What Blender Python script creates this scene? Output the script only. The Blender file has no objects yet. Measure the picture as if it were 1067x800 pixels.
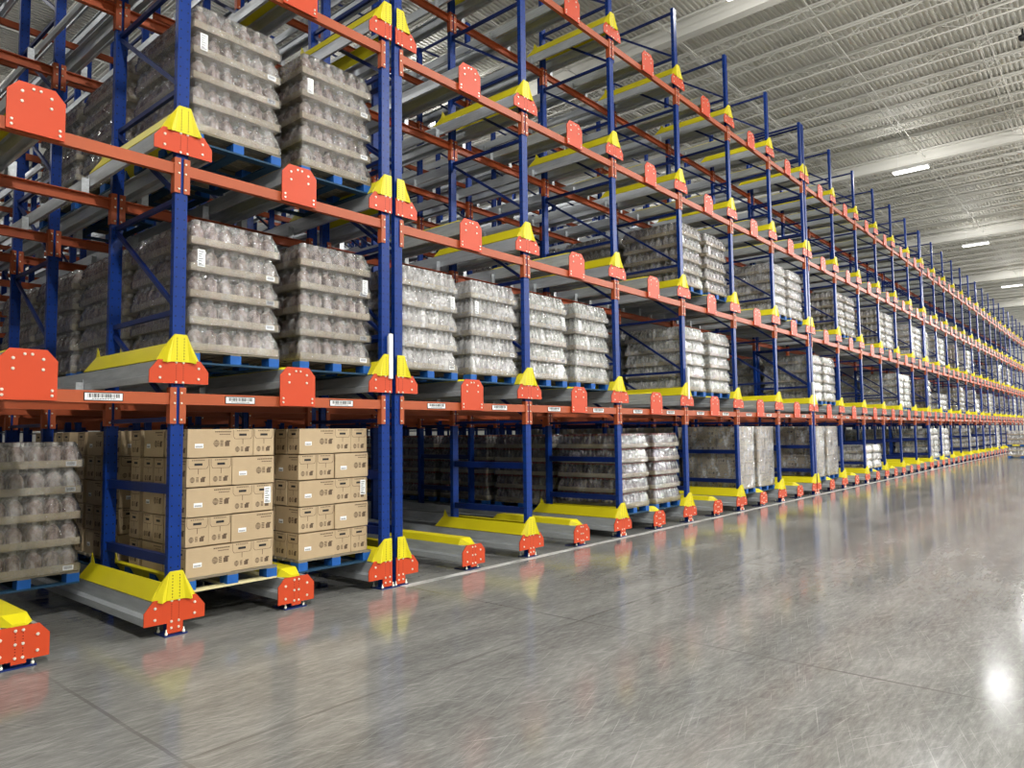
import bpy, math, random
from mathutils import Vector, Matrix
random.seed(7)
S = bpy.context.scene
COL = S.collection
PI = math.pi

# ------------------------------------------------------------------ dimensions
B, G = 2.3437, 0.1897                 # bay pitch, distance between the two posts of a double
DBL = (1, 7, 13, 19, 25)
NB = 30                               # last post index
ZB = (0.11, 2.17, 4.24, 6.305, 8.375) # base of the shuttle rails on the five tiers
BT = (2.087, 4.156, 6.224, 8.293)     # tops of the beams
ROWP = 3.35                           # pitch of the frame rows going back
ROWS = 8
POST2 = 1.44
RAILLEN = ROWP * (ROWS - 1) + 1.6
LD, LP = 1.30, 1.50                   # depth of a load, pitch of the loads in a lane

def tp(i): return i * B + G * sum(1 for d in DBL if d < i)
def ts(i): return tp(i) + (G if i in DBL else 0)       # start of bay i

# ------------------------------------------------------------------ mesh builder
class MB:
    def __init__(s): s.v = []; s.f = []; s.m = []; s.sm = []
    def add(s, vs, fs, m=0, sm=False):
        n = len(s.v); s.v += [tuple(p) for p in vs]
        for f in fs: s.f.append(tuple(n + k for k in f)); s.m.append(m); s.sm.append(sm)
    def box(s, x0, x1, y0, y1, z0, z1, m=0):
        s.add([(x0,y0,z0),(x1,y0,z0),(x1,y1,z0),(x0,y1,z0),(x0,y0,z1),(x1,y0,z1),(x1,y1,z1),(x0,y1,z1)],
              [(0,3,2,1),(4,5,6,7),(0,1,5,4),(1,2,6,5),(2,3,7,6),(3,0,4,7)], m)
    def pris(s, poly, a0, a1, ax='y', m=0):
        """polygon (counter-clockwise seen from -y: x right, z up) pushed from a0 to a1 along an axis"""
        n = len(poly)
        def P(p, a):
            return (p[0], a, p[1]) if ax == 'y' else ((a, p[0], p[1]) if ax == 'x' else (p[0], p[1], a))
        vs = [P(p, a0) for p in poly] + [P(p, a1) for p in poly]
        fs = [tuple(range(n)), tuple(range(2*n-1, n-1, -1))]
        for k in range(n):
            j = (k+1) % n; fs.append((k, n+k, n+j, j))
        if ax != 'y': fs = [tuple(reversed(f)) for f in fs]
        s.add(vs, fs, m)
    def bar(s, p, q, w, h, m=0, up=(0,0,1)):
        p = Vector(p); q = Vector(q); d = (q-p).normalized(); u = Vector(up)
        if abs(d.dot(u)) > .98: u = Vector((1,0,0))
        a = d.cross(u).normalized(); b = a.cross(d).normalized()
        a = a*w/2; b = b*h/2
        vs = [p-a-b, p+a-b, p+a+b, p-a+b, q-a-b, q+a-b, q+a+b, q-a+b]
        s.add(vs, [(0,1,2,3),(7,6,5,4),(1,0,4,5),(2,1,5,6),(3,2,6,7),(0,3,7,4)], m)
    def disc(s, x, z, y, r, t, m=0, n=8):
        """bolt head standing off a face that looks to -y"""
        vs = [(x+r*math.cos(2*PI*k/n), y, z+r*math.sin(2*PI*k/n)) for k in range(n)]
        vs += [(x+r*.75*math.cos(2*PI*k/n), y-t, z+r*.75*math.sin(2*PI*k/n)) for k in range(n)]
        fs = [(k, (k+1) % n, n+(k+1) % n, n+k) for k in range(n)] + [tuple(range(n, 2*n))]
        s.add(vs, fs, m)
    def lathe(s, x, y, z, prof, n=9, m=0, ph=0):
        vs = []
        for r, h in prof: vs += [(x+r*math.cos(2*PI*k/n+ph), y+r*math.sin(2*PI*k/n+ph), z+h) for k in range(n)]
        fs = []
        for a in range(len(prof)-1):
            for k in range(n):
                j = (k+1) % n; fs.append((a*n+k, a*n+j, (a+1)*n+j, (a+1)*n+k))
        s.add(vs, fs, m, True)
        t = (len(prof)-1)*n; s.add([vs[t+k] for k in range(n)], [tuple(range(n))], m)
    def mesh(s, name, mats):
        me = bpy.data.meshes.new(name); me.from_pydata(s.v, [], s.f)
        for m in mats: me.materials.append(m)
        me.polygons.foreach_set('material_index', s.m); me.polygons.foreach_set('use_smooth', s.sm)
        me.update(); return me

def new(name, me, parent=None, loc=(0,0,0), rz=0, kind=None):
    o = bpy.data.objects.new(name, me); COL.objects.link(o); o.location = loc
    if rz: o.rotation_euler[2] = rz
    if parent: o.parent = parent
    if kind: o['kind'] = kind
    return o
def tag(o, label, cat, group=None, kind=None):
    o['label'] = label; o['category'] = cat
    if group: o['group'] = group
    if kind: o['kind'] = kind
    return o
def copy_tree(o, parent=None, loc=None):
    c = o.copy(); COL.objects.link(c)
    if parent: c.parent = parent
    if loc is not None: c.location = loc
    for ch in o.children: copy_tree(ch, c)
    return c
ORD = ['first','second','third','fourth','fifth','sixth','seventh','eighth','ninth','tenth','eleventh','twelfth','thirteenth','fourteenth','fifteenth',
       'sixteenth','seventeenth','eighteenth','nineteenth','twentieth','twenty-first','twenty-second','twenty-third','twenty-fourth','twenty-fifth',
       'twenty-sixth','twenty-seventh','twenty-eighth','twenty-ninth','thirtieth','thirty-first','thirty-second','thirty-third']
TIER = ['floor', 'second', 'third', 'fourth', 'top']

# ------------------------------------------------------------------ materials
def lin(c):
    return tuple(((x/255)/12.92 if x/255 <= .04045 else ((x/255+.055)/1.055)**2.4) for x in c) + (1,)
class N:
    def __init__(s, name):
        s.mat = bpy.data.materials.new(name); s.mat.use_nodes = True
        s.nt = s.mat.node_tree; s.b = s.nt.nodes['Principled BSDF']; s.out = s.nt.nodes['Material Output']
    def n(s, t, **kw):
        x = s.nt.nodes.new(t)
        for k, v in kw.items():
            if k.startswith('i_'): x.inputs[k[2:].replace('_', ' ')].default_value = v
            else: setattr(x, k, v)
        return x
    def l(s, a, b): s.nt.links.new(a, b)
    def coord(s, which='Object'): return s.n('ShaderNodeTexCoord').outputs[which]
    def mapping(s, src, scale):
        m = s.n('ShaderNodeMapping'); m.inputs['Scale'].default_value = scale; s.l(src, m.inputs['Vector']); return m.outputs[0]
    def noise(s, vec, scale, detail=3, rough=.5):
        x = s.n('ShaderNodeTexNoise'); x.inputs['Scale'].default_value = scale; x.inputs['Detail'].default_value = detail
        x.inputs['Roughness'].default_value = rough
        s.l(vec, x.inputs['Vector']); return x.outputs['Fac']
    def ramp(s, fac, stops):
        r = s.n('ShaderNodeValToRGB'); e = r.color_ramp.elements
        while len(e) < len(stops): e.new(.5)
        for k, (p, c) in enumerate(stops): e[k].position = p; e[k].color = c
        s.l(fac, r.inputs[0]); return r.outputs[0]
    def mix(s, fac, a, b, mode='MIX'):
        m = s.n('ShaderNodeMix', data_type='RGBA', blend_type=mode)
        if isinstance(fac, (int, float)): m.inputs[0].default_value = fac
        else: s.l(fac, m.inputs[0])
        for k, q in ((6, a), (7, b)):
            if isinstance(q, tuple): m.inputs[k].default_value = q
            else: s.l(q, m.inputs[k])
        return m.outputs[2]
    def math(s, op, a, b=0.0, c=0.0):
        m = s.n('ShaderNodeMath', operation=op)
        for k, q in enumerate((a, b, c)):
            if isinstance(q, (int, float)): m.inputs[k].default_value = q
            else: s.l(q, m.inputs[k])
        return m.outputs[0]
    def bump(s, h, st=.3, dist=.01):
        b = s.n('ShaderNodeBump'); b.inputs['Strength'].default_value = st; b.inputs['Distance'].default_value = dist
        s.l(h, b.inputs['Height']); s.l(b.outputs[0], s.b.inputs['Normal']); return b.outputs[0]
    def base(s, c):
        if isinstance(c, tuple): s.b.inputs['Base Color'].default_value = c
        else: s.l(c, s.b.inputs['Base Color'])

def paint(name, c, rough=.4, var=.12, metal=0.0, scale=3.0):
    m = N(name); v = m.noise(m.coord(), scale, 4)
    d = tuple(x*(1-var) for x in c[:3]) + (1,); e = tuple(min(1, x*(1+var)) for x in c[:3]) + (1,)
    m.base(m.mix(v, d, e)); m.b.inputs['Roughness'].default_value = rough; m.b.inputs['Metallic'].default_value = metal; m.b.inputs['Specular IOR Level'].default_value = .35
    return m.mat

def post_material():
    m = N('blue_post_paint'); co = m.coord(); sp = m.n('ShaderNodeSeparateXYZ'); m.l(co, sp.inputs[0])
    # two columns of punched holes on the faces of the post
    fz = m.math('ABSOLUTE', m.math('SUBTRACT', m.math('FRACT', m.math('DIVIDE', sp.outputs[2], .088)), .5))
    fx = m.math('ABSOLUTE', m.math('SUBTRACT', m.math('ABSOLUTE', sp.outputs[0]), .031))
    fy = m.math('ABSOLUTE', m.math('SUBTRACT', m.math('ABSOLUTE', m.math('SUBTRACT', sp.outputs[1], .034)), .012))
    hx = m.math('MULTIPLY', m.math('LESS_THAN', fz, .085), m.math('LESS_THAN', fx, .006))
    geo = m.n('ShaderNodeNewGeometry'); sn = m.n('ShaderNodeSeparateXYZ'); m.l(geo.outputs['Normal'], sn.inputs[0])
    front = m.math('GREATER_THAN', m.math('ABSOLUTE', sn.outputs[1]), .5)
    hy = m.math('MULTIPLY', m.math('LESS_THAN', fz, .085), m.math('LESS_THAN', fy, .006))
    hole = m.math('ADD', m.math('MULTIPLY', hx, front), m.math('MULTIPLY', hy, m.math('SUBTRACT', 1.0, front)))
    v = m.noise(co, 4, 3)
    c = m.mix(v, lin((6,38,104)), lin((12,54,130)))
    m.base(m.mix(hole, c, (.004,.006,.015,1))); m.b.inputs['Roughness'].default_value = .4; m.b.inputs['Specular IOR Level'].default_value = .22
    return m.mat

M = {}
M['post'] = post_material()
M['blue'] = paint('blue_brace_paint', lin((8,32,90)), .4)
M['plate'] = paint('red_orange_plate_paint', lin((192,66,28)), .5, .06)
M['beam'] = paint('orange_beam_paint', lin((164,78,42)), .5, .1)
M['yellow'] = paint('yellow_guide_paint', lin((214,200,26)), .45, .06)
M['bolt'] = paint('zinc_bolt', lin((225,222,205)), .35, .05, .3)
M['hole'] = paint('punched_hole_shadow', lin((70,18,10)), .8)
M['white'] = paint('white_plastic', lin((232,234,232)), .5, .04)
M['black'] = paint('black_print', lin((25,25,28)), .6)
M['sticker'] = paint('blue_sticker', lin((60,80,170)), .5)
M['wood'] = paint('raw_pallet_wood', lin((120,112,94)), .8, .25, 0, 9)
M['pale'] = paint('pale_pallet_board', lin((206,196,150)), .8, .15, 0, 9)
M['teal'] = paint('worn_teal_board', lin((24,60,84)), .7, .3, 0, 9)
M['palblue'] = paint('blue_pallet_paint', lin((18,84,158)), .65, .22, 0, 9)

def galv():
    m = N('galvanised_steel'); co = m.coord(); v = m.noise(m.mapping(co, (6,.7,6)), 5, 5); w = m.noise(co, 60, 2)
    c = m.mix(v, lin((140,146,150)), lin((208,212,214)))
    m.base(m.mix(m.math('MULTIPLY', w, .25), c, lin((235,236,236)))); m.b.inputs['Metallic'].default_value = .5
    m.b.inputs['Roughness'].default_value = .42; return m.mat
M['galv'] = galv()

def cardboard(name, a, b):
    m = N(name); co = m.coord(); v = m.noise(co, 7, 4); w = m.noise(m.mapping(co, (1,1,12)), 14, 3)
    r = m.n('ShaderNodeObjectInfo').outputs['Random']
    c = m.mix(v, lin(a), lin(b)); c = m.mix(m.math('MULTIPLY', w, .25), c, lin((140,115,80)))
    c = m.mix(m.math('MULTIPLY', r, .22), c, lin((150,124,88)))
    m.base(c); m.b.inputs['Roughness'].default_value = .62; m.bump(v, .25, .02); return m.mat
M['carton'] = cardboard('brown_carton_board', (178,156,122), (198,176,141))
M['ink'] = paint('faded_print_ink', lin((92,74,56)), .7, .15)
M['tray'] = cardboard('tray_board', (204,188,156), (220,208,182))

def bottle_mat(name, lo, mid, hi, cap):
    m = N(name); co = m.coord(); sp = m.n('ShaderNodeSeparateXYZ'); m.l(co, sp.inputs[0])
    v = m.noise(m.mapping(co, (1,1,.6)), 16, 4, .65); w = m.noise(co, 4.5, 2)
    c = m.ramp(v, [(.34, lin(lo)), (.5, lin(mid)), (.68, lin(hi))])
    c = m.mix(m.math('MULTIPLY', m.math('GREATER_THAN', w, .56), .35), c, lin(hi))
    c = m.mix(m.math('GREATER_THAN', sp.outputs[2], .205), c, lin(cap))
    m.base(c); m.b.inputs['Roughness'].default_value = .2
    m.bump(m.noise(co, 45, 2), .25, .01); return m.mat
M['bot_rose'] = bottle_mat('rose_tinted_clear_bottle', (104,86,80), (178,156,146), (232,222,214), (230,222,215))
M['bot_grey'] = bottle_mat('clear_grey_bottle', (140,134,132), (214,209,205), (246,244,242), (225,222,220))
M['bot_green'] = bottle_mat('clear_green_grey_bottle', (118,122,112), (178,182,168), (222,226,212), (226,228,218))
M['bot_red'] = bottle_mat('dark_bottle_red_cap', (48,36,38), (84,66,68), (160,145,145), (150,52,44))

def film(name, lo, hi, gl):
    m = N(name); co = m.coord()
    a = m.noise(m.mapping(co, (1,1,.5)), 6, 5, .65); b = m.noise(m.mapping(co, (.8,.8,2.2)), 16, 5, .7)
    c = m.noise(m.mapping(co, (1,1,.5)), 38, 2)
    h = m.math('ADD', a, m.math('MULTIPLY', b, .5))
    bmp = m.n('ShaderNodeBump'); bmp.inputs['Strength'].default_value = 1.0; bmp.inputs['Distance'].default_value = .05
    m.l(m.math('ADD', h, m.math('MULTIPLY', c, .25)), bmp.inputs['Height'])
    g = m.n('ShaderNodeBsdfGlossy'); g.inputs['Roughness'].default_value = .12; m.l(bmp.outputs[0], g.inputs['Normal'])
    d = m.n('ShaderNodeBsdfDiffuse'); d.inputs['Color'].default_value = lin((236,235,232))
    tr = m.n('ShaderNodeBsdfTransparent')
    f = m.n('ShaderNodeMapRange'); f.inputs['From Min'].default_value = .72; f.inputs['From Max'].default_value = .92
    f.inputs['To Min'].default_value = lo; f.inputs['To Max'].default_value = hi; m.l(h, f.inputs['Value'])
    m1 = m.n('ShaderNodeMixShader'); m.l(f.outputs[0], m1.inputs[0]); m.l(tr.outputs[0], m1.inputs[1]); m.l(d.outputs[0], m1.inputs[2])
    fr = m.n('ShaderNodeFresnel'); fr.inputs['IOR'].default_value = 1.5; m.l(bmp.outputs[0], fr.inputs['Normal'])
    m2 = m.n('ShaderNodeMixShader'); m.l(m.math('ADD', fr.outputs[0], gl), m2.inputs[0]); m.l(m1.outputs[0], m2.inputs[1]); m.l(g.outputs[0], m2.inputs[2])
    m.l(m2.outputs[0], m.out.inputs[0]); return m.mat
M['film'] = film('clear_stretch_film', .0, .24, .2)
M['film_white'] = film('cloudy_stretch_film', .16, .62, .12)

def floor_mat():
    m = N('polished_concrete'); co = m.coord(); sp = m.n('ShaderNodeSeparateXYZ'); m.l(co, sp.inputs[0])
    lane = m.mapping(co, (.35,1.6,1))
    big = m.noise(co, .4, 5, .6); med = m.noise(lane, 1.5, 6, .68); fine = m.noise(m.mapping(co, (.35,1.8,1)), 16, 6, .75)
    def turned(a, sc):
        q = m.n('ShaderNodeMapping', vector_type='POINT'); q.inputs['Rotation'].default_value = (0,0,a); m.l(co, q.inputs['Vector'])
        return m.mapping(q.outputs[0], sc)
    c = m.ramp(big, [(.34, lin((84,84,81))), (.5, lin((116,116,112))), (.66, lin((144,144,139)))])
    c = m.mix(.5, c, m.ramp(med, [(.36, lin((82,82,78))), (.52, lin((118,117,112))), (.66, lin((152,151,146)))]))
    c = m.mix(.4, c, m.ramp(fine, [(.34, lin((84,84,80))), (.5, lin((118,117,113))), (.66, lin((154,153,148)))]))
    scr = fine
    for ang, sc, rng, amt in ((.55, (.8,42,1), (.62,.67), .24), (-.35, (.7,55,1), (.63,.68), .22), (.15, (.6,60,1), (.63,.68), .2), (1.1, (.9,48,1), (.64,.69), .2)):
        q = m.ramp(m.noise(turned(ang, sc), 1.7, 3, .6), [(rng[0], (0,0,0,1)), (rng[1], (1,1,1,1))])
        c = m.mix(m.math('MULTIPLY', q, amt), c, lin((196,195,189)))
    dk = m.ramp(m.noise(m.mapping(co, (1,6,1)), 3.2, 5, .75), [(.3, (1,1,1,1)), (.37, (0,0,0,1))])
    c = m.mix(m.math('MULTIPLY', dk, .55), c, lin((66,66,63)))
    # saw-cut joints
    wob = m.math('MULTIPLY', m.math('SUBTRACT', m.noise(co, 3, 4, .7), .5), .02)
    jy = m.math('LESS_THAN', m.math('ABSOLUTE', m.math('ADD', m.math('ADD', sp.outputs[1], 2.5), wob)), .014)
    q = m.math('MODULO', m.math('ADD', m.math('ADD', sp.outputs[0], 40.0-2.5), wob), 3.6)
    q = m.math('MODULO', m.math('ADD', m.math('ADD', sp.outputs[0], 1.09+36.0), wob), 3.6)
    jx = m.math('LESS_THAN', m.math('ABSOLUTE', m.math('SUBTRACT', q, .016)), .012)
    jt = m.math('MAXIMUM', jy, jx); jm = m.ramp(m.noise(co, 1.3, 3), [(.35, (.25,.25,.25,1)), (.6, (.8,.8,.8,1))])
    c = m.mix(m.math('MULTIPLY', jt, jm), c, lin((92,91,86)))
    m.base(c)
    r = m.n('ShaderNodeMapRange'); r.inputs['From Min'].default_value = .3; r.inputs['From Max'].default_value = .7
    r.inputs['To Min'].default_value = .09; r.inputs['To Max'].default_value = .19; m.l(med, r.inputs['Value']); m.l(r.outputs[0], m.b.inputs['Roughness'])
    m.b.inputs['Specular IOR Level'].default_value = .36
    return m.mat
M['floor'] = floor_mat()
def line_mat():
    m = N('worn_white_floor_line'); co = m.coord(); v = m.noise(m.mapping(co, (.5,2,1)), 5, 6, .7)
    m.base(m.ramp(v, [(.36, lin((120,120,116))), (.56, lin((196,196,192)))])); m.b.inputs['Roughness'].default_value = .4; return m.mat
M['line'] = line_mat()
M['ceil'] = paint('painted_ceiling_deck', lin((210,208,198)), .6, .03)
M['steel'] = paint('painted_roof_steel', lin((214,212,203)), .55, .03)
M['wall'] = paint('grey_wall_panel', lin((190,190,184)), .7, .04)
M['lamp_body'] = paint('lamp_housing', lin((225,225,222)), .5)
def emit():
    m = N('lamp_diffuser'); m.b.inputs['Emission Color'].default_value = (1,.985,.95,1); m.b.inputs['Emission Strength'].default_value = 6
    m.base((.9,.9,.9,1)); return m.mat
M['emit'] = emit()

# ------------------------------------------------------------------ setting
X0, X1, Y0, Y1, ZC = -14.0, 104.0, -24.0, 38.0, 12.35
b = MB(); b.add([(X0,Y0,0),(X1,Y0,0),(X1,Y1,0),(X0,Y1,0)], [(0,1,2,3)])
new('floor', b.mesh('floor', [M['floor']]), kind='structure')
b = MB(); b.box(2.5, 74, -.16, -.05, 0.001, .003)
new('trim_1', b.mesh('floor_line', [M['line']]), kind='structure')
b = MB(); per = .13; y = Y0; pts = []
while y < Y1:
    pts += [(y, ZC), (y+.05, ZC), (y+.062, ZC+.045), (y+.118, ZC+.045)]; y += per
pts.append((y, ZC))
vs = []; fs = []
for k, (yy, z) in enumerate(pts): vs += [(X0, yy, z), (X1, yy, z)]
for k in range(len(pts)-1): fs.append((2*k, 2*k+2, 2*k+3, 2*k+1))
b.add(vs, fs); b.box(X0, X1, Y0, Y1, ZC+.12, ZC+.2)
ceiling = new('ceiling', b.mesh('ceiling', [M['ceil']]), kind='structure')
# open-web roof joists running across the lanes
b = MB(); zt, zb_ = ZC-.03, ZC-.34
b.box(-.05, .05, Y0, Y1, zt-.03, zt+.028); b.box(-.006, .006, Y0, Y1, zt-.07, zt-.03)
b.box(-.03, .03, Y0, Y1, zb_, zb_+.022)
y = Y0; up = True
while y < Y1-.7:
    b.bar((0, y, zb_+.02 if up else zt-.04), (0, y+.6, zt-.04 if up else zb_+.02), .015, .015); y += .6; up = not up
jm = b.mesh('roof_joist', [M['steel']])
GX = [13.75+14.2*k for k in range(-1, 7)]
x = -12.2; nj = 0
while x < X1-.5:
    if min(abs(x-g) for g in GX) > .5: new('roof_joist', jm, ceiling, (x,0,0)); nj += 1
    x += 1.53
b = MB(); b.box(-.14, .14, Y0, Y1, ZC-.5, ZC-.46); b.box(-.14, .14, Y0, Y1, ZC-.06, ZC-.0005); b.box(-.02, .02, Y0, Y1, ZC-.46, ZC-.06)
gm = b.mesh('girder', [M['steel']])
for g in GX: new('girder', gm, ceiling, (g,0,0))
b = MB(); b.box(X0, X1, -.012, .012, ZC-.33, ZC-.305); b.box(X0, X1, .3, .32, ZC-.11, ZC-.09)
bm_ = b.mesh('bridging_bar', [M['steel']])
y = Y0+1.4
while y < Y1-1: new('bridging_bar', bm_, ceiling, (0,y,0)); y += 3.1
# slanting stays between joists
b = MB()
for k in range(0, 60):
    x = -10+1.53*k; b.bar((x,0,ZC-.3), (x+1.53,.32,ZC-.1), .012, .012)
sm_ = b.mesh('bridging_stay', [M['steel']])
y = Y0+1.4
while y < Y1-1: new('bridging_stay', sm_, ceiling, (0,y,0)); y += 3.1
for nm, a in (('wall_far', (X1,X1+.2,Y0,Y1)), ('wall_near', (X0-.2,X0,Y0,Y1)), ('wall_right', (X0,X1,Y0-.2,Y0)), ('wall_back', (X0,X1,Y1,Y1+.2))):
    b = MB(); b.box(a[0], a[1], a[2], a[3], 0, ZC+.1); new(nm, b.mesh(nm, [M['wall']]), kind='structure')

# ------------------------------------------------------------------ lamps
LAMP_W = 1000.0
def lamp_meshes():
    a = MB(); a.pris([(-.1,0),(.1,0),(.16,.03),(.14,.09),(-.14,.09),(-.16,.03)], -.58, .58)
    for yy in (-.4, .4): a.bar((0,yy,.08), (0,yy,1.36), .012, .012)
    c = MB(); c.box(-.14, .14, -.56, .56, -.02, .001)
    return a.mesh('lamp_housing', [M['lamp_body']]), c.mesh('lamp_diffuser', [M['emit']])
lh, ld = lamp_meshes()
def lamp(x, y, z, label, group=None, k=1.0, side=.1):
    t = new('hanging_lamp', None, None, (x,y,z)); tag(t, label, 'ceiling lamp', group)
    new('housing', lh, t); new('diffuser', ld, t)
    L = bpy.data.lights.new('lamp_light', 'AREA'); L.shape = 'RECTANGLE'; L.size = .28; L.size_y = 1.12; L.energy = LAMP_W*k; L.color = (1,.99,.98)
    L.spread = math.radians(170)
    o = bpy.data.objects.new('lamp_light', L); COL.objects.link(o); o.parent = t; o.location = (0,0,-.03)
    for q in (-1, 1):          # extra area lights added beside the housing to brighten the ceiling
        L = bpy.data.lights.new('ceiling_fill_light', 'AREA'); L.shape = 'RECTANGLE'; L.size = .12; L.size_y = 1.1; L.energy = LAMP_W*side; L.color = (1,.99,.98)
        o = bpy.data.objects.new('ceiling_fill_light', L); COL.objects.link(o); o.parent = t; o.location = (q*.18,0,.02); o.rotation_euler = (0,-q*PI/2,0)
LT = [-2.6, 11.5, 25.9, 40.1, 54.6, 68.8, 83.0, 97.2]
near = {2: 'largest lit lamp tube in view, hanging from the grey ceiling deck', 3: 'middle lit lamp of the row under the ceiling deck', 4: 'smallest lit lamp, lowest in the picture under the ceiling deck'}
for k, x in enumerate(LT):
    lamp(x, -.78, 11.0, near.get(k, 'white linear lamp above the rack edge, outside the view'), None if k in near else 'lamps above the rack edge', .01, .04)
for y, nm, kk, sd in ((-8.2, 'out of view above the open floor, added for light', 1.2, .4), (-16.0, 'out of view above the open floor, added for light', 1.35, .65), (9.0, 'high above the rack', .1, .14), (20.0, 'high above the rack', .15, .3), (32.0, 'behind the rack', .12, .3)):  # the two open-floor rows are unseen, added to light the rack front
    for x in LT:
        lamp(x, y, 11.0, 'white linear lamp hanging '+nm, 'lamps '+nm, kk, sd)

a = MB(); a.lathe(0,0,-.32,[(.0,.0),(.06,.01),(.1,.06),(.11,.14),(.03,.16),(.02,.33)],14,0)
tag(new('ceiling_camera', a.mesh('ceiling_camera', [M['black']]), None, (19.6,-4.75,ZC-.31)), 'small black dome hanging from a roof joist near the right edge', 'camera')
# ------------------------------------------------------------------ rack frames
PTOP = 9.97
def post_mb(b, x, y0, m=0):
    # roll-formed upright: front face with two returns
    b.box(x-.056, x+.056, y0, y0+.01, .012, PTOP, m)
    b.box(x-.056, x-.046, y0+.01, y0+.062, .012, PTOP, m); b.box(x+.046, x+.056, y0+.01, y0+.062, .012, PTOP, m)
    b.box(x-.046, x-.02, y0+.052, y0+.062, .012, PTOP, m); b.box(x+.02, x+.046, y0+.052, y0+.062, .012, PTOP, m)
def braces():
    out = []
    for z, h, w in ((.62,.085,.05), (1.24,.085,.05), (1.86,.04,.04)): out.append(((0,.05,z), (0,POST2+.02,z), w, h))
    z = 2.82
    prev = 1.9
    while z < 9.9:
        out.append(((0,.05,z), (0,POST2+.02,z), .036, .045)); out.append(((0,.05,z+.03), (0,POST2+.02,z+1.0), .034, .038)) if z < 9.1 else None
        z += 1.026
    out.append(((0,.05,1.93), (0,POST2+.02,2.75), .034, .038))
    out.append(((0,.05,9.9), (0,POST2+.02,9.9), .036, .045)) if z > 9.95 and z-1.026 < 9.7 else None
    return out
BR = braces()
pb = MB(); post_mb(pb, 0, 0); PM = pb.mesh('post', [M['post']])
brm = []
for p, q, w, h in BR:
    a = MB(); a.bar(p, q, w, h); brm.append(a.mesh('brace', [M['blue']]))
a = MB(); a.box(-.1,.1,-.06,.14,0,.012,0)
for sx in (-.075,.075):
    for sy in (-.035,.115): a.lathe(sx, sy, .012, [(.013,0),(.013,.018),(.007,.02),(.007,.045)], 6, 1)
BPM = a.mesh('base_plate', [M['blue'], M['bolt']])
def make_frame():
    t = new('rack_upright', None)
    new('post', PM, t); new('post', PM, t, (0,POST2,0))
    for m_ in brm: new('brace', m_, t)
    new('base_plate', BPM, t); new('base_plate', BPM, t, (0,POST2,0))
    return t
a = MB(); post_mb(a, 0, 0); post_mb(a, 0, POST2)
for p, q, w, h in BR: a.bar(p, q, w, h, 1)
for yy in (0, POST2): a.box(-.1,.1,-.06+yy,.14+yy,0,.012,1)
SIMPLE_FRAME = a.mesh('upright_simple', [M['post'], M['blue']])
FR0 = make_frame(); used = False
ROWW = ['at the aisle', 'one row back', 'two rows back', 'three rows back', 'four rows back', 'five rows back', 'six rows back', 'seven rows back']
spots = []
for r in range(ROWS):
    for i in range(-1, NB+1):
        if i in DBL: spots += [(r, i, tp(i), 'left half of the double upright'), (r, i, tp(i)+G, 'right half of the double upright')]
        else: spots.append((r, i, tp(i), 'single upright'))
for r, i, x, what in spots:
    if (r == 0 and i <= 16) or (r == 1 and i <= 5):
        if not used: t = FR0; used = True
        else: t = copy_tree(FR0)
        t.location = (x, r*ROWP, 0)
    else: t = new('rack_upright', SIMPLE_FRAME, None, (x, r*ROWP, 0))
    tag(t, 'blue rack upright, %s, %s, %s from the left' % (what, ROWW[r], ORD[i+1]), 'rack upright', 'blue uprights '+ROWW[r], 'thing')

# white guard strips on three posts
for x, z0, z1, lab in ((tp(1)+.035, 2.33, 2.84, 'white vertical strip on the near double post above the barcode beam'),
                       (tp(4)+.05, 2.3, 2.9, 'thin white strip on the fourth post beside a wrapped bottle stack'),
                       (tp(7)+.1, 2.3, 2.95, 'thin white strip on the second double post above the beam')):
    a = MB(); a.box(x-.026, x+.026, -.055, -.034, z0, z1); a.box(x-.012, x+.012, -.034, 0, z0+.02, z1-.02)
    tag(new('guard_strip', a.mesh('guard_strip', [M['white']])), lab, 'guard strip')

# ------------------------------------------------------------------ beams
def beam_len(i): return tp(i+1) - ts(i)
def beam_mb(b, L, chan, m=0):
    if chan:
        b.box(.055, L-.055, .0, .055, -.008, 0, m); b.box(.055, L-.055, .0, .055, -.11, -.102, m); b.box(.055, L-.055, .047, .055, -.102, -.008, m)
    else:
        b.pris([(.0,-.1),(.055,-.1),(.055,-.03),(.035,-.03),(.035,0),(.0,0)], .06, L-.06, 'x', m)
def conn_mb(b, x, s, mo=0, mb=1):
    x0, x1 = sorted((x+s*.014, x+s*.07)); b.box(x0, x1, -.012, -.002, -.27, .05, mo)
    x0, x1 = sorted((x+s*.063, x+s*.07)); b.box(x0, x1, -.002, .06, -.27, .05, mo)
    for z in (-.235, -.09, .0): b.disc(x+s*.03, z, -.012, .011, .008, mb, 6)
MESH = {}
L = B
a = MB(); beam_mb(a, L, False); MESH['bar_box'] = a.mesh('beam_bar', [M['beam']])
a = MB(); beam_mb(a, L, True); MESH['bar_chan'] = a.mesh('beam_bar_channel', [M['beam']])
a = MB(); conn_mb(a, 0, 1); MESH['cl'] = a.mesh('end_connector', [M['beam'], M['bolt']])
a = MB(); conn_mb(a, 0, -1); MESH['cr'] = a.mesh('end_connector', [M['beam'], M['bolt']])
for k, ch in (('simple_box', False), ('simple_chan', True)):
    a = MB(); beam_mb(a, L, ch); conn_mb(a, 0, 1); conn_mb(a, L, -1); MESH[k] = a.mesh('rack_beam_'+k, [M['beam'], M['bolt']])
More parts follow.
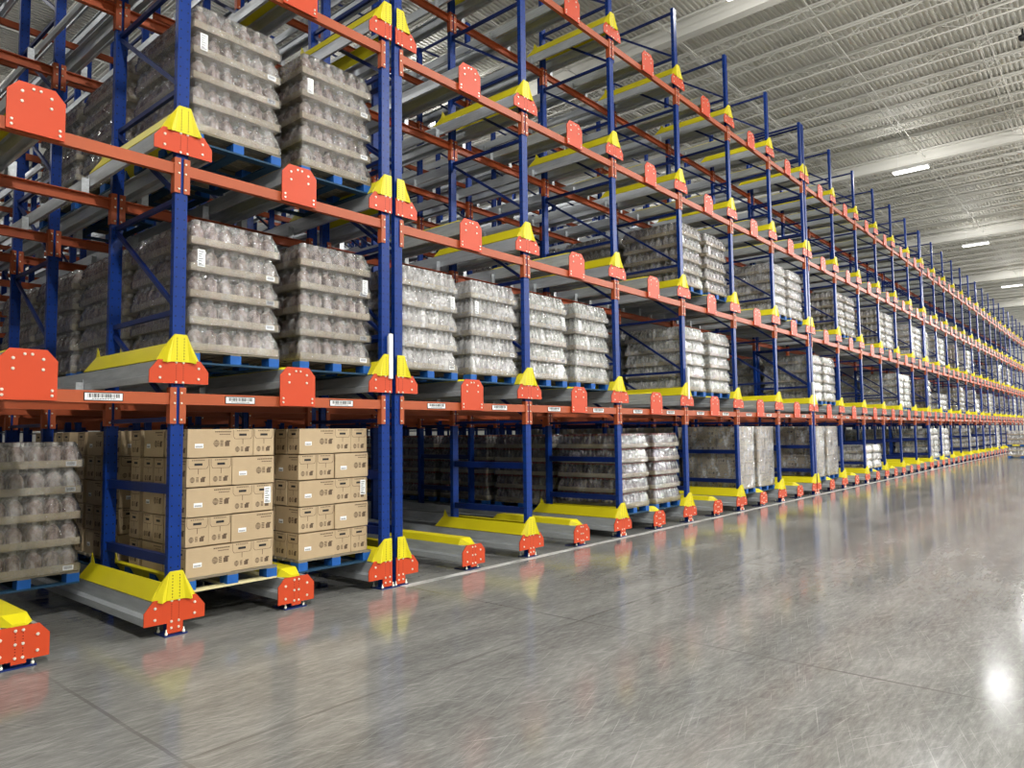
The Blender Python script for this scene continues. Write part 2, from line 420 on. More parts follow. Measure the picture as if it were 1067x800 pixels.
# barcode label
a = MB(); a.box(-.15, .15, -.004, -.0008, -.034, .034, 1); a.box(-.143, .143, -.0055, -.004, -.028, .028, 0)
xx = -.12
random.seed(3)
while xx < .12:
    w = random.choice((.003,.005,.008)); a.box(xx, xx+w, -.0062, -.0055, -.008, .024, 1); xx += w+random.choice((.003,.004,.006))
xx = -.09
while xx < .09:
    a.box(xx, xx+.007, -.0062, -.0055, -.022, -.014, 1); xx += .0115
MESH['barcode'] = a.mesh('barcode_label', [M['white'], M['black']])
BOFF = {}
for r in range(ROWS):
    for q in (0, 1): BOFF[(r, q)] = r*ROWP + q*POST2
count = 0; rest = MB()
BROW = ['at the aisle face', 'behind the aisle face', 'in the next row back', 'beyond the next row']
for (r, q), y in sorted(BOFF.items(), key=lambda e: e[1]):
    for i in range(-1, NB):
        for k in range(4):
            n = r*2+q
            if n < 2 or (n == 2 and i <= 8) or (n == 3 and i <= 5):
                nearb = i <= 9 and n == 0 or i <= 4 and n < 3
                if nearb:
                    t = new('rack_beam', MESH['bar_box' if n == 0 else 'bar_chan'], None, (ts(i), y-.002, BT[k]))
                    new('end_connector', MESH['cl'], t); new('end_connector', MESH['cr'], t, (L,0,0))
                else: t = new('rack_beam', MESH['simple_box' if n == 0 else 'simple_chan'], None, (ts(i), y-.002, BT[k]))
                if n == 0 and k == 0:
                    for lx in (.59, 1.74): new('barcode_label', MESH['barcode'], t, (lx, 0, -.05))
                tag(t, 'orange beam under the %s tier, %s bay from left, %s' % (TIER[k+1], ORD[i+1], BROW[n]), 'rack beam', 'orange beams '+BROW[n], 'thing')
                count += 1
            else:
                x = ts(i); z = BT[k]
                rest.box(x+.06, x+L-.06, y, y+.05, z-.1, z)
o = new('rack_beams', rest.mesh('rack_beam_rest', [M['beam']])); o.name = 'rack_beam_depths'
tag(o, 'orange beams deep inside the rack behind the front rows', 'rack beam', None, 'stuff')

# ------------------------------------------------------------------ shuttle rails
def rail_profile(s, x0, x1):
    """thin folded sheet: top flange, web, running ledge, lip"""
    t = .008
    xw = x1-.055
    p = [(x0,.192),(xw-.004,.192),(xw,.075),(x1,.062),(x1,.0),(x1-.03,.0),(x1-.03,t),(x1-t,t),(x1-t,.055),(xw-t,.067),(xw-.012,.184),(x0,.184)]
    if s < 0: p = [(-x, z) for x, z in p]
    else: p = list(reversed(p))
    return p
def rail_mesh(s, x0, x1):
    a = MB(); a.pris(rail_profile(s, x0, x1), -.016, RAILLEN)
    return a.mesh('rail', [M['galv']])
MESH['rail_fl'] = rail_mesh(-1, .14, .25); MESH['rail_fr'] = rail_mesh(1, .14, .25)
MESH['rail_ml'] = rail_mesh(-1, .1, .19); MESH['rail_mr'] = rail_mesh(1, .1, .19)
def panel_mesh(s):
    a = MB(); xt, xb, zt, zb2 = s*.105, s*.185, .345, .198
    n = s*.006
    def sheet(P):
        q = [(x+n, y, z+.004) for x, y, z in P]; m_ = len(P)
        fs = [tuple(range(m_)), tuple(range(2*m_-1, m_-1, -1))] + [(k, m_+k, m_+(k+1) % m_, (k+1) % m_) for k in range(m_)]
        a.add(list(P)+q, fs)
    sheet([(xb,.0,zb2),(xb,1.7,zb2),(xt,1.6,zt),(xt,.0,zt)])
    sheet([(xt,1.5,zt),(xt,1.6,zt),(xt,1.57,zt+.1)])
    sheet([(xt,.0,zt),(xt,1.6,zt),(xt-s*.03,1.6,zt-.01),(xt-s*.03,.0,zt-.01)])
    return a.mesh('guide_panel', [M['yellow']])
MESH['panel_l'] = panel_mesh(-1); MESH['panel_r'] = panel_mesh(1)
def entry_mesh(side):
    a = MB(); l = -.08 if side <= 0 else -.056; r_ = .08 if side >= 0 else .056
    lt = -.052; rt = .052
    a.pris([(l,.19),(r_,.19),(rt,.435),(lt,.435)], -.044, -.036)
    for s in ((-1,) if side < 0 else (1,) if side > 0 else (-1, 1)):
        vs = [(s*.08,-.044,.19),(s*.052,-.044,.435),(s*.105,.0,.345),(s*.18,.0,.2),(s*.125,-.066,.18)]
        a.add(vs, [(0,1,2,3,4)] if s > 0 else [(4,3,2,1,0)])
        a.add([(x+s*.004, y+.005, z) for x, y, z in vs], [(4,3,2,1,0)] if s > 0 else [(0,1,2,3,4)])
        a.bar((s*.125,-.064,.18), (s*.09,-.03,.33), .01, .02)
    for x in (-.031, .031):
        if (side < 0 and x > .05) or (side > 0 and x < -.05): continue
        for k in range(8): a.box(x-.004, x+.004, -.0452, -.044, .21+k*.026, .22+k*.026, 1)
    return a.mesh('entry_guide', [M['yellow'], M['black']])
for s in (-1, 0, 1): MESH['entry', s] = entry_mesh(s)
def plate_f(side, ground):
    a = MB(); l = -.26 if side <= 0 else -.064; r_ = .26 if side >= 0 else .064
    c = .075
    p = []
    if ground: p += [(l,0),(-.068,0),(-.068,-.09),(.068,-.09),(.068,0),(r_,0)] if side == 0 else ([(l,0),(-.064,0),(-.064,-.09),(.064,-.09)] if side < 0 else [(-.064,-.09),(.064,-.09),(.064,0),(r_,0)])
    else: p += [(l,0),(r_,0)]
    p += ([(r_,.11),(r_-c,.205)] if side >= 0 else [(r_,.205)])
    p += ([(l+c,.205),(l,.11)] if side <= 0 else [(l,.205)])
    a.pris(p, -.034, -.022)
    for x in (-.17, .17):
        if (x < 0 and side > 0) or (x > 0 and side < 0): continue
        for z in (.045, .14): a.disc(x, z, -.034, .013, .008, 1)
    for x in (-.031, .031):
        for z in (.01, .185): a.disc(x, z, -.034, .012, .008, 1)
        for k in range(7): a.box(x-.004, x+.004, -.0345, -.034, .032+k*.02, .039+k*.02, 2)
        if ground:
            a.disc(x, -.045, -.034, .012, .008, 1)
    return a.mesh('end_plate', [M['plate'], M['bolt'], M['hole']])
for s in (-1,0,1):
    for g in (0,1): MESH['plate', s, g] = plate_f(s, g)
a = MB(); a.pris([(-.2,-.05),(-.05,-.05),(-.05,-.075),(.05,-.075),(.05,-.05),(.2,-.05),(.2,.12),(.13,.2),(-.13,.2),(-.2,.12)], -.034, -.022)
for x in (-.12,.12):
    for z in (.0,.12): a.disc(x, z, -.034, .013, .008, 1)
for x in (-.025,.025):
    for z in (-.03,.07,.17): a.disc(x, z, -.034, .012, .008, 1)
    for k in range(8): a.box(x-.004, x+.004, -.0345, -.034, -.01+k*.022, -.003+k*.022, 2)
MESH['mplate', 1] = a.mesh('end_plate', [M['plate'], M['bolt'], M['hole']])
a = MB(); a.pris([(-.2,-.175),(.2,-.175),(.2,.13),(.125,.215),(-.125,.215),(-.2,.13)], -.034, -.022)
for x in (-.1,.1):
    for z in (.06,.14): a.disc(x, z, -.034, .013, .008, 1)
for x, z in ((-.025,.175),(.025,.175),(-.165,-.1),(-.165,-.14),(.165,-.1),(.165,-.14)): a.disc(x, z, -.034, .012, .008, 1)
a.box(-.19, -.18, -.022, -.003, -.17, -.08); a.box(.18, .19, -.022, -.003, -.17, -.08)
MESH['mplate', 0] = a.mesh('end_plate', [M['plate'], M['bolt'], M['hole']])
for nm_, hh, y0_ in (('cap', .075, .0), ('cap_low', .03, .0)):     # yellow cap between the two middle rails, pointed at the aisle end
    a = MB()
    sec = lambda y, wb, wt, h: [(-wb,y,.193),(wb,y,.193),(wt,y,.193+h),(-wt,y,.193+h)]
    vs = sec(.0,.06,.04,.02)+sec(.12,.125,.085,hh)+sec(1.6,.125,.085,hh)+sec(1.68,.1,.08,.02)
    fs = [(0,1,2,3)]
    for k in range(3):
        for j in range(4): fs.append((k*4+j, (k+1)*4+j, (k+1)*4+(j+1) % 4, k*4+(j+1) % 4))
    fs.append((15,14,13,12)); a.add(vs, fs)
    MESH[nm_] = a.mesh('guide_cap', [M['yellow']])
a = MB(); a.box(-.12,.12,-.03,.2,-.11,-.098); a.box(-.04,.04,-.0,.1,-.098,.0)
for sx in (-.1,.1): a.lathe(sx, .0, -.098, [(.013,0),(.013,.018),(.007,.02),(.007,.045)], 6, 1)
MESH['foot'] = a.mesh('foot_plate', [M['blue'], M['bolt']])
def bracket(w, only):
    a = MB()
    for s in (only,):
        P = [(0,-.078),(.16,-.078),(.02,.11),(0,.11)]
        x = s*w
        vs = [(x, y, z) for y, z in P]+[(x+s*.006, y, z) for y, z in P]
        a.add(vs, [(0,1,2,3),(7,6,5,4),(0,4,5,1),(1,5,6,2),(2,6,7,3),(3,7,4,0)])
        x0, x1 = sorted((x, x+s*.07)); a.box(x0, x1, -.006, .0, -.13, .08)
    return a.mesh('support_bracket', [M['galv']])
MESH['br_f'] = {s: bracket(.255, s) for s in (-1, 1)}; MESH['br_m'] = {s: bracket(.2, s) for s in (-1, 1)}
a = MB(); a.box(-.03,.03,-.001,.001,-.02,.02); MESH['sticker'] = a.mesh('sticker', [M['sticker']])

def frame_rail(side, k, detail):
    g = 1 if k == 0 else 0
    t = new('shuttle_rail', None)
    if side <= 0: new('rail', MESH['rail_fl'], t); new('guide_panel', MESH['panel_l'], t)
    if side >= 0: new('rail', MESH['rail_fr'], t); new('guide_panel', MESH['panel_r'], t)
    new('entry_guide', MESH['entry', side], t); new('end_plate', MESH['plate', side, g], t)
    if detail:
        if side <= 0:
            s_ = new('sticker', MESH['sticker'], t, (-.164,.72,.13)); s_.rotation_euler = (0,0,PI/2)
        if k > 0:
            for yy in (POST2, ROWP, ROWP+POST2):
                for q in ((-1, 1) if side == 0 else (side,)): new('support_bracket', MESH['br_f'][q], t, (0,yy+.06,0))
    return t
def mid_rail(k, detail):
    g = 1 if k == 0 else 0
    t = new('middle_rail', None)
    new('rail', MESH['rail_ml'], t); new('rail', MESH['rail_mr'], t); new('guide_cap', MESH['cap' if k == 0 else 'cap_low'], t); new('end_plate', MESH['mplate', g], t)
    if g:
        new('foot_plate', MESH['foot'], t)
        for n in range(1, 6): new('foot_plate', MESH['foot'], t, (0, n*1.68, 0))
    if detail:
        s_ = new('sticker', MESH['sticker'], t, (-.117,.62,.13)); s_.rotation_euler = (0,0,PI/2)
        if k > 0:
            for yy in (POST2, ROWP, ROWP+POST2):
                for q in (-1, 1): new('support_bracket', MESH['br_m'][q], t, (0,yy+.06,0))
    return t
TW = ['on the floor', 'on the second tier', 'on the third tier', 'on the fourth tier', 'on the top tier']
for k in range(5):
    for i in range(-1, NB):
        det = i <= 5
        for side, x in (((-1, tp(i)), (1, tp(i)+G)) if i in DBL else ((0, tp(i)),)):
            t = frame_rail(side, k, det); t.location = (x, 0, ZB[k])
            w = {0: 'grey rail pair with yellow guides', -1: 'grey rail with yellow guide left', 1: 'grey rail with yellow guide right'}[side]
            tag(t, '%s of the %s post, %s' % (w if side else w+' either side', ORD[i+1], TW[k]), 'shuttle rail', 'rails beside the posts '+TW[k])
        t = mid_rail(k, det); t.location = (ts(i)+B/2+.02, 0, ZB[k])
        tag(t, 'grey middle rail with orange end plate, %s bay, %s' % (ORD[i+1], TW[k]), 'shuttle rail', 'middle rails '+TW[k])

# ------------------------------------------------------------------ pallets
PW, PH = .92, .125
def pallet_parts():
    blk = MB(); blk.box(-.055,.055,-.07,.07,.018,.1)
    top = MB()
    n = 9
    for k in range(n):
        y = k*(LD-.1)/(n-1); top.box(-PW/2, PW/2, y, y+.1, .107, PH)
    for x in (-PW/2+.055, 0, PW/2-.055): top.box(x-.05, x+.05, 0, LD, .1, .107)
    bot = MB()
    for y in (0, LD/2-.05, LD-.1): bot.box(-PW/2, PW/2, y, y+.1, 0, .018)
    for x in (-PW/2+.055, 0, PW/2-.055): bot.box(x-.05, x+.05, .1, LD/2-.05, 0, .018); bot.box(x-.05, x+.05, LD/2+.05, LD-.1, 0, .018)
    return blk, top, bot
blk, top, bot = pallet_parts()
MESH['blk'] = blk.mesh('block', [M['palblue']]); MESH['ptop'] = top.mesh('top_deck', [M['wood']]); MESH['pbot'] = bot.mesh('bottom_deck', [M['teal']])
MESH['pbotw'] = bot.mesh('bottom_deck', [M['pale']]); MESH['ptopw'] = top.mesh('top_deck', [M['wood']])
a = MB(); bp = [(x, y) for x in (-PW/2+.055, 0, PW/2-.055) for y in (.07, LD/2, LD-.07)]
for x, y in bp: a.box(x-.055, x+.055, y-.07, y+.07, .018, .1)
for src, mi in ((top, 1), (bot, 2)):
    n0 = len(a.v); a.v += src.v; a.f += [tuple(n0+q for q in f) for f in src.f]; a.m += [mi]*len(src.m); a.sm += src.sm
MESH['pallet'] = a.mesh('pallet_simple', [M['palblue'], M['wood'], M['teal']])
def pallet(x, y, z, label, detail, worn=False):
    if detail:
        t = new('pallet', None, None, (x,y,z))
        new('top_deck', MESH['ptopw' if worn else 'ptop'], t); new('bottom_deck', MESH['pbotw' if worn else 'pbot'], t)
        for bx, by in bp: new('block', MESH['blk'], t, (bx, by, 0))
    else: t = new('pallet', MESH['pallet'], None, (x,y,z))
    tag(t, label, 'pallet', 'blue pallets in the rack')
    return t

# ------------------------------------------------------------------ cartons
CL, CW, CH = .438, .218, .262      # long, short, high
def carton_mesh():
    a = MB(); x, y, h = CL/2-.002, CW/2-.002, CH-.003
    e = .004
    a.pris([(-x,e),(-x+e,0),(x-e,0),(x,e),(x,h-e),(x-e,h),(-x+e,h),(-x,h-e)], -y, y)
    i0 = .0008
    for s in (-1, 1):
        def Q(u0, u1, v0, v1, m=1):          # on the long face looking to s*y
            Y = s*(y+i0); P = [(s*-1*u0, Y, v0), (s*-1*u1, Y, v0), (s*-1*u1, Y, v1), (s*-1*u0, Y, v1)]
            P = [(-px if s < 0 else px, py, pz) for px, py, pz in P]
            P = [((u if s < 0 else -u), Y, v) for u, v in ((u0,v0),(u1,v0),(u1,v1),(u0,v1))]
            a.add(P, [(0,1,2,3)], m)
        for k in range(9): Q(.04+k*.018, .054+k*.018, .228, .24)
        for k in range(6): Q(.085+k*.018, .099+k*.018, .205, .214)
        for k in range(8):                  # round mark
            an = k*PI/8; w = .03*math.sin((k+.5)*PI/8); v = .125+.03*math.cos((k+.5)*PI/8); Q(.055-w, .055+w, v-.003, v+.003)
        for v in (.1, .115, .13, .145): Q(.092, .122, v, v+.009)
        Q(.138,.182,.097,.14); Q(.148,.192,.14,.152)
        a.add([((u if s < 0 else -u), s*(y+.0006), v) for u, v in ((-x+.01,.0),(-x+.014,.0),(-x+.014,.01),(-x+.01,.01))], [(0,1,2,3)], 1)
        X = s*(x+i0)
        def E(u0, u1, v0, v1, m=1):          # on the short face looking to s*x
            P = [(X, (u if s > 0 else -u), v) for u, v in ((u0,v0),(u1,v0),(u1,v1),(u0,v1))]
            a.add(P, [(0,1,2,3)], m)
        for k in range(7): E(-.062+k*.018, -.049+k*.018, .238, .247)
        # flap outline
        E(-.098,-.094,.19,.255); E(.094,.098,.19,.255); E(-.08,.08,.163,.167)
        for q in (-1, 1):
            P = [(X, (u if s > 0 else -u), v) for u, v in ((q*.094,.19),(q*.098,.19),(q*.082,.163),(q*.078,.167))]
            a.add(P, [(0,1,2,3)], 1)
        E(-.003,.003,.115,.163)
        for k in range(8):
            w = .024*math.sin((k+.5)*PI/8); v = .065+.024*math.cos((k+.5)*PI/8); E(-.055-w, -.055+w, v-.0025, v+.0025)
        for v in (.045,.057,.069,.081): E(-.02,.004,v,v+.007)
        E(.022,.062,.042,.078); E(.034,.07,.078,.09)
    return a.mesh('carton', [M['carton'], M['ink']])
MESH['carton'] = carton_mesh()
a = MB(); y = -(CW/2-.002)-.001
a.box(-.15,-.07,y-.0006,y,.085,.125,0)
for k in range(10): a.box(-.142+k*.0065,-.139+k*.0065,y-.0012,y-.0006,.09,.106,1)
MESH['clabel'] = a.mesh('label', [M['white'], M['black']])
a = MB(); X = CL/2-.002
for s in (-1, 1):
    x0, x1 = sorted((s*(X+.0002), s*(X+.0016))); a.box(x0, x1, -.038, .038, .194, .215)
MESH['hand'] = a.mesh('handhold', [M['black']])
a = MB(); a.box(-.035,.035,-.0012,.0,-.08,.08,0)
for k in range(6): a.box(-.026,.02-(k % 3)*.008,-.002,-.0012,.055-k*.022,.062-k*.022,1)
for k in range(9): a.box(-.026+k*.006,-.023+k*.006,-.002,-.0012,-.072,-.058,1)
MESH['ship'] = a.mesh('shipping_label', [M['white'], M['black']])

def tier_layout(k):
    """(x, y, turned, place words) of the ten cartons of a tier; x from the left edge of the load, y back from its front"""
    xs = []
    w, n = CL, CW
    A = [(w/2, n/2, 0, 'left, long side out'), (w+n/2, w/2, 1, 'middle, end out'), (w+1.5*n, w/2, 1, 'right, end out'), (w/2, 1.5*n, 0, 'left, one behind'),
         (n/2, 2*n+w/2, 1, 'left side, middle, long side out'), (1.5*n, 2*n+w/2, 1, 'inside, middle'), (2*n+w/2, 2*n+n/2, 0, 'right side, middle'), (2*n+w/2, 3*n+n/2, 0, 'right side, behind middle'),
         (w/2, 4*n+n*.75, 0, 'left rear, end out'), (w+w/2, 4*n+n*.75, 0, 'right rear')]
    if k % 2 == 0: return A
    W = 2*w
    sw = {'left': 'right', 'right': 'left'}
    out = []
    for x, y, r, s in A:
        s2 = ' '.join(sw.get(q.strip(','), q.strip(',')) + (',' if q.endswith(',') else '') for q in s.split())
        if s2.startswith('left side, middle') and r == 0: s2 = 'left side, middle, end out'
        out.append((W-x, y, r, s2))
    return out
TN = ['bottom', 'second', 'middle', 'fourth', 'top']
def cartons(x, y, z, where, only_left=False, parent=None, ship=True):
    """x is the centre of the load"""
    for k in range(5):
        for cx, cy, r, words in tier_layout(k):
            if only_left and cx > CL: continue
            jx, jy = random.uniform(-.003,.003), random.uniform(-.002,.004)
            px, py, pz = x-CL+cx+jx, y+cy*1.09+jy, z+k*CH*1.03
            rz = (-PI/2 if r else 0) + random.uniform(-.006,.006)
            t = new('carton', MESH['carton'], parent, (px,py,pz), rz)
            if parent: continue
            new('label', MESH['clabel'], t); new('handhold', MESH['hand'], t)
            if ship and k == 2 and cy < CL*.6 and cx > 1.4*CL and r: 
                s_ = new('shipping_label', MESH['ship'], t, (CL/2-.001, .05, .15)); s_.rotation_euler = (0,0,PI/2)
            tag(t, 'brown carton, %s tier, %s, %s' % (TN[k], words, where), 'carton', 'cartons in the '+where)

# ------------------------------------------------------------------ bottle loads
TH = .2475
PROF = {'big': [(.066,.0),(.07,.02),(.07,.12),(.066,.145),(.05,.175),(.03,.196),(.026,.205),(.03,.207),(.03,.236)],
        'small': [(.044,.0),(.046,.02),(.046,.125),(.036,.16),(.016,.19),(.015,.205),(.019,.206),(.019,.232)]}
LW = .90
def pack_meshes(kind, nx, ny, bot, cap=None):
    """one tray of a 2 x 3 tier: (tray mesh, bottles mesh)"""
    w, d = LW/2, LD/3
    t = MB(); h = .07; e = .004
    t.box(-w/2+.001, w/2-.001, .001, d-.001, 0, .006); 
    t.box(-w/2+.001, w/2-.001, .001, .001+e, .006, h); t.box(-w/2+.001, w/2-.001, d-.001-e, d-.001, .006, h)
    t.box(-w/2+.001, -w/2+.001+e, .001+e, d-.001-e, .006, h); t.box(w/2-.001-e, w/2-.001, .001+e, d-.001-e, .006, h)
    b2 = MB(); mx, my = (w-.03)/nx, (d-.03)/ny
    for i in range(nx):
        for j in range(ny):
            b2.lathe(-w/2+.015+mx*(i+.5)+random.uniform(-.003,.003), .015+my*(j+.5)+random.uniform(-.003,.003), .007, PROF[kind], 9, 0, random.random())
    return t.mesh('tray_pack', [M['tray']]), b2.mesh('bottles', [M[bot]])
def film_mesh(tiers, seed, nb, loose=1.0, mat='film'):
    """clear film hugging the whole stack: waisted at each tier top, lumpy over the bottles"""
    rnd = random.Random(seed); a = MB()
    per = []
    nx, ny = 26, 36
    x0, x1, y0, y1 = -LW/2-.006, LW/2+.006, -.006, LD+.006
    for k in range(nx): per.append((x0+(x1-x0)*k/nx, y0, 0, -1, k/nx*nb))
    for k in range(ny): per.append((x1, y0+(y1-y0)*k/ny, 1, 0, k/ny*nb*1.4))
    for k in range(nx): per.append((x1-(x1-x0)*k/nx, y1, 0, 1, k/nx*nb))
    for k in range(ny): per.append((x0, y1-(y1-y0)*k/ny, -1, 0, k/ny*nb*1.4))
    n = len(per); rings = []
    hs = [(0,.0,0),(.012,.004,0),(.068,.004,0),(.08,-.004,.3),(.13,-.006,.7),(.17,-.018,1),(.205,-.034,1.2),(.24,-.046,.8)]
    cx, cy = 0, LD/2
    for t in range(tiers):
        sh = rnd.uniform(-.006,.006); sy = rnd.uniform(-.005,.004)
        for h, off, lump in hs:
            ring = []
            for (x, y, nxn, nyn, ph) in per:
                l = lump*.022*(abs(math.sin(PI*ph))-.62) + rnd.uniform(-.003,.003)*loose*(1 if h > .07 else .2)
                o_ = off+l
                sx = 1+2*o_/LW; sy2 = 1+2*o_/LD
                ring.append((cx+(x-cx)*sx+sh, cy+(y-cy)*sy2+sy, t*TH+h+rnd.uniform(-.002,.002)*loose))
            rings.append(ring)
    vs = [p for r in rings for p in r]; fs = []
    for r in range(len(rings)-1):
        for k in range(n):
            j = (k+1) % n; fs.append((r*n+k, r*n+j, (r+1)*n+j, (r+1)*n+k))
    a.add(vs, fs, 0, True)
    # top cover
    g = 20; gv = []
    zt = (tiers-1)*TH+.243
    for i in range(g+1):
        for j in range(g+1):
            gv.append((-(LW/2-.045)+(LW-.09)*i/g, .045+(LD-.09)*j/g, zt+rnd.uniform(-.006,.004)))
    a.add(gv, [(i*(g+1)+j, (i+1)*(g+1)+j, (i+1)*(g+1)+j+1, i*(g+1)+j+1) for i in range(g) for j in range(g)], 0, True)
    return a.mesh('stretch_film', [M[mat]])
random.seed(11)
PACK = {'rose': pack_meshes('big', 3, 3, 'bot_rose'), 'grey': pack_meshes('small', 5, 5, 'bot_grey'),
        'green': pack_meshes('small', 5, 5, 'bot_green'), 'red': pack_meshes('small', 5, 5, 'bot_red'), 'dark': pack_meshes('big', 3, 3, 'bot_grey')}
NBOT = {'rose': 5.5, 'grey': 9, 'green': 9, 'red': 9, 'dark': 5.5}
FILM = {}
def film_for(kind, tiers, s):
    wh = 'film_white' if kind in ('grey','green') else 'film'; key = (NBOT[kind], tiers, s % 3, wh)
    if key not in FILM: FILM[key] = film_mesh(tiers, 50+s % 3, NBOT[kind], 1.0, wh)
    return FILM[key]
WORD = {'rose': 'rosy clear bottles', 'grey': 'small clear bottles', 'green': 'pale greenish bottles', 'red': 'dark red-capped bottles', 'dark': 'clear grey bottles'}
TLAB = ['ground', 'second', 'third', 'fourth', 'top']
DEP = ['front row', 'one back', 'two back', 'three back', 'four back', 'five back']
nload = 0
def load(i, lane, k, d, kind, tiers=5, xoff=0.0, yoff=0.0, detail=None, pos=None):
    global nload
    nload += 1
    x = (ts(i) + (.59 if lane == 'a' else 1.75) + xoff) if pos is None else pos[0]
    y = (.09 + d*LP + yoff) if pos is None else pos[1]
    z = (ZB[k]+.196) if pos is None else pos[2]
    near_ = detail if detail is not None else (i <= 4 and d < 2)
    j = random.uniform(-.012,.012)
    ln = 'left lane' if lane == 'a' else 'right lane'
    where = '%s tier, %s bay, %s, %s' % (TLAB[k], ORD[i+1], ln, DEP[d])
    worn = (kind == 'carton' and i == 0)
    pallet(x, y, z, 'blue pallet under a load, '+where, near_, worn and lane == 'a' and d == 0)
    z += PH
    if kind == 'carton' and i <= 0:
        cartons(x, y+.02, z, '%s, %s' % ('left stack' if lane == 'a' else 'right stack', DEP[d]), only_left=(d > 0)); return
    if kind == 'carton':
        t = new('carton_load', None, None, (x+j,y,z)); tag(t, 'brown cartons wrapped in film, '+where, 'carton stack', 'wrapped carton stacks')
        cartons(0, .02, 0, '', parent=t)
        new('stretch_film', film_box(), t); return
    t = new('bottle_load', None, None, (x+j,y,z))
    tag(t, 'film-wrapped %s, %s' % (WORD[kind], where), 'bottle stack', 'wrapped bottle stacks')
    tm, bm2 = PACK[kind]
    for q in range(tiers):
        if near_:
            for ax in (-LW/4, LW/4):
                for r in range(3):
                    p = new('tray_pack', tm, t, (ax, r*LD/3, q*TH)); new('bottles', bm2, p)
        else: new('tray_tier', TIERM[kind], t, (0,0,q*TH))
    new('stretch_film', film_for(kind, tiers, nload), t)
    if near_ and d == 0:
        l_ = new('shipping_label', MESH['ship'], t, (random.choice((-.36,.37)), -.012, (tiers-2)*TH+.12))
        for q in range(tiers):
            if random.random() < .7: new('barcode_patch', MESH['patch'], t, (.35, -.009, q*TH+.036))
    return t
a = MB(); a.box(-.045,.045,-.002,0,-.022,.022,0)
for q in range(11): a.box(-.035+q*.0065,-.032+q*.0065,-.0028,-.002,-.012,.016,1)
MESH['patch'] = a.mesh('barcode_patch', [M['white'], M['black']])
TIERM = {}
for kd, (tm, bm2) in PACK.items():
    a = MB()
    for ax in (-LW/4, LW/4):
        for r in range(3):
            for src, mi in ((tm, 0), (bm2, 1)):
                n0 = len(a.v)
                a.v += [(v.co.x+ax, v.co.y+r*LD/3, v.co.z) for v in src.vertices]
                for p in src.polygons: a.f.append(tuple(n0+q for q in p.vertices)); a.m.append(mi); a.sm.append(mi == 1)
    TIERM[kd] = a.mesh('tray_tier', [M['tray'], bm2.materials[0]])
_fb = []
def film_box():
    if _fb: return _fb[0]
    a = MB(); rnd = random.Random(4); n = 24; x, y1 = CL+.012, LD+.01; h = 5*CH*1.03
    ring0 = []
    for k in range(n): ring0.append((-x+2*x*k/n, -.0))
    for k in range(n): ring0.append((x, y1*k/n))
    for k in range(n): ring0.append((x-2*x*k/n, y1))
    for k in range(n): ring0.append((-x, y1-y1*k/n))
    m_ = len(ring0); vs = []; R = 16
    for r in range(R+1):
        for px, py in ring0: vs.append((px+rnd.uniform(-.004,.004), py+rnd.uniform(-.004,.004), h*r/R))
    a.add(vs, [(r*m_+k, r*m_+(k+1) % m_, (r+1)*m_+(k+1) % m_, (r+1)*m_+k) for r in range(R) for k in range(m_)], 0, True)
    _fb.append(a.mesh('stretch_film', [M['film_white']])); return _fb[0]

# near left, set back in its lane
load(-1, 'b', 0, 0, 'rose', xoff=-.14, yoff=1.32)
# two carton stacks and the one behind
load(0, 'a', 0, 0, 'carton', detail=True); load(0, 'b', 0, 0, 'carton', detail=True); load(0, 'a', 0, 1, 'carton', detail=True)
load(0, 'a', 0, 2, 'carton', detail=False)
for d in range(4): load(0, 'a', 1, d, 'rose')
load(0, 'b', 1, 0, 'rose'); load(0, 'b', 1, 1, 'rose')
for d in range(3): load(0, 'a', 2, d, 'rose')
load(0, 'b', 2, 0, 'rose')
load(1, 'a', 1, 0, 'grey'); load(1, 'a', 1, 1, 'grey'); load(1, 'b', 1, 0, 'grey'); load(1, 'b', 1, 1, 'grey')
load(2, 'a', 1, 0, 'green'); load(2, 'a', 1, 1, 'green'); load(2, 'b', 1, 0, 'green'); load(2, 'b', 1, 1, 'green')
for d in range(6): load(3, 'a', 0, d, 'red', detail=False)
load(3, 'b', 0, 0, 'red', detail=False); load(3, 'b', 0, 1, 'red', detail=False)
for d in range(5): load(4, 'a', 1, d, 'green', detail=d < 1)
load(4, 'b', 1, 0, 'green')
for d in range(6): load(4, 'a', 2, d, 'dark', detail=d < 1)
load(4, 'b', 2, 0, 'dark')
for d in range(4): load(5, 'a', 0, d, 'carton')
load(5, 'b', 0, 0, 'carton')
for d in range(4): load(6, 'a', 2, d, 'grey')
load(6, 'b', 2, 0, 'grey')
for d in range(6): load(7, 'a', 1, d, 'green')
load(7, 'b', 1, 0, 'green')
for d in range(4): load(7, 'a', 0, d, 'carton')
load(7, 'b', 0, 0, 'carton')
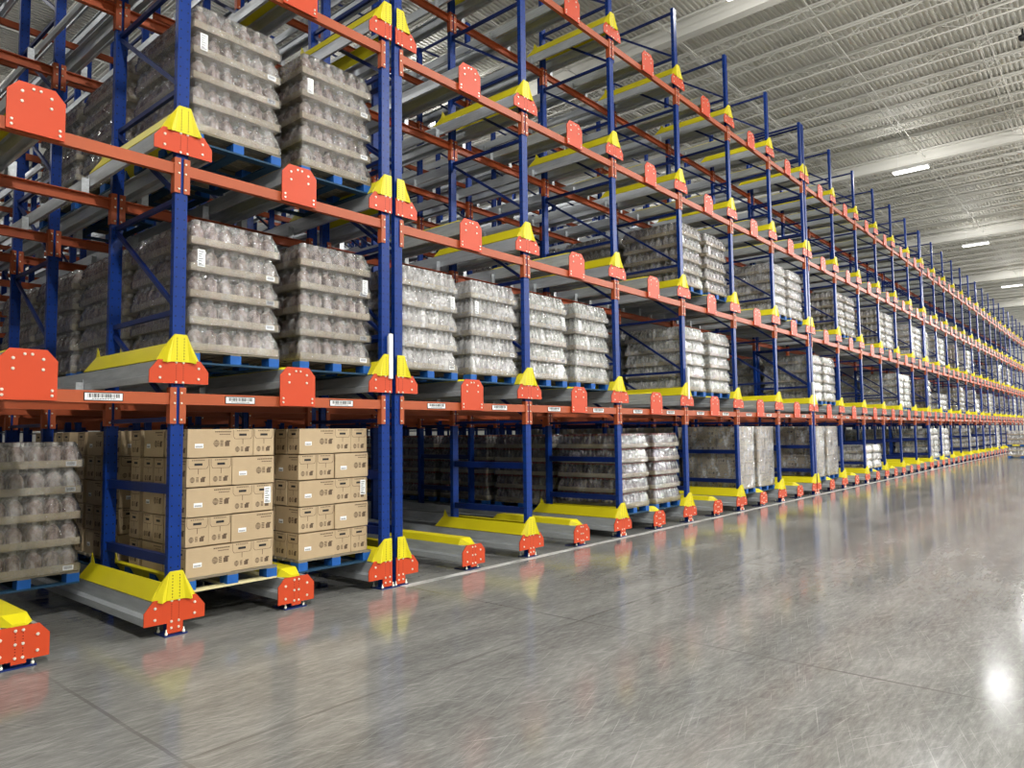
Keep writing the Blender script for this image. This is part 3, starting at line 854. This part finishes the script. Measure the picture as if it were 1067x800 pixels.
FAR = [(8,'a',2,3,'dark',5),(8,'b',2,1,'dark',5),(9,'a',0,2,'grey',3),(9,'b',0,1,'grey',3),(10,'a',2,3,'dark',5),(10,'b',2,1,'grey',5),
       (11,'a',1,5,'green',5),(11,'b',1,1,'green',5),(12,'a',2,2,'grey',5),(12,'b',2,1,'grey',5),(13,'a',2,2,'rose',5),(14,'a',2,2,'grey',5),(14,'b',2,1,'grey',5),
       (13,'a',1,2,'rose',5),(14,'a',1,1,'grey',3),(14,'b',1,1,'grey',3),(13,'a',0,4,'green',5),(13,'b',0,1,'green',5),(14,'a',0,1,'green',5),(14,'b',0,1,'grey',5),
       (16,'a',2,2,'rose',5),(16,'b',1,2,'dark',5),(17,'a',0,2,'grey',5),(18,'a',0,1,'grey',3),(17,'b',2,1,'grey',5),(18,'a',2,2,'dark',5),(18,'a',1,2,'grey',5),(18,'b',1,1,'grey',3),
       (19,'a',0,1,'grey',3),(20,'a',0,1,'grey',3),(20,'b',1,2,'dark',5),(21,'a',1,1,'grey',5),(21,'a',0,2,'grey',5),(21,'b',0,1,'grey',5),(22,'b',2,1,'grey',5),(23,'a',2,1,'dark',5),
       (23,'a',1,2,'grey',5),(24,'a',2,1,'grey',5),(24,'b',2,1,'dark',5),(25,'a',2,1,'grey',5),(25,'b',1,1,'grey',5),(27,'a',1,1,'grey',5),(27,'b',1,1,'dark',5),(23,'b',0,1,'grey',5),(26,'a',2,1,'grey',5)]
for i, ln, k, nd, kind, tr in FAR:
    for d in range(nd): load(i, ln, k, d, kind, tr)
# pallets standing out in the aisle at the far end
for n, (z, tr) in enumerate(((0, 2), (PH+2*TH, 3))):
    p = pallet(45.2, -2.4, z, 'pallet standing in the aisle at the far end, '+('on the floor' if n == 0 else 'stacked on top of another load'), False)
    tm, _b = PACK['dark']
    t = new('bottle_load', None, None, (45.2,-2.4,z+PH))
    tag(t, 'low wrapped bottle load in the far aisle, '+('lower one on the floor' if n == 0 else 'upper one of two'), 'bottle stack')
    for q in range(tr): new('tray_tier', TIERM['dark'], t, (0,0,q*TH))
    new('stretch_film', film_for('dark', tr, 1), t)

# ------------------------------------------------------------------ world, camera
w = bpy.data.worlds.new('room_air'); S.world = w; w.use_nodes = True
w.node_tree.nodes['Background'].inputs[0].default_value = (.8,.85,.9,1); w.node_tree.nodes['Background'].inputs[1].default_value = .05
f, yaw, pit, D, t0, h, roll = 750.2566, .710345, .067758, 6.38789, 2.890058, 1.7, -.0123017
cam = bpy.data.cameras.new('camera'); co = bpy.data.objects.new('camera', cam); COL.objects.link(co); S.camera = co
cam.sensor_width = 36; cam.lens = f/1067*36; cam.clip_end = 400; cam.clip_start = .05
fw = Vector((math.cos(yaw)*math.cos(pit), math.sin(yaw)*math.cos(pit), math.sin(pit)))
rt = Vector((math.sin(yaw), -math.cos(yaw), 0)); up = rt.cross(fw)
R2 = math.cos(roll)*rt + math.sin(roll)*up; U2 = math.cos(roll)*up - math.sin(roll)*rt
m = Matrix((R2, U2, -fw)).transposed().to_4x4(); m.translation = Vector((-t0, -D, h)); co.matrix_world = m
S.view_settings.view_transform = 'Standard'; S.view_settings.look = 'None'; S.view_settings.gamma = 1; S.view_settings.use_curve_mapping = False
S.view_settings.exposure = -0.1
S.cycles.max_bounces = 8; S.cycles.diffuse_bounces = 2; S.cycles.glossy_bounces = 4; S.cycles.transparent_max_bounces = 12
print('objects', len(bpy.data.objects), 'loads', nload, 'beams', count, 'joists', nj)
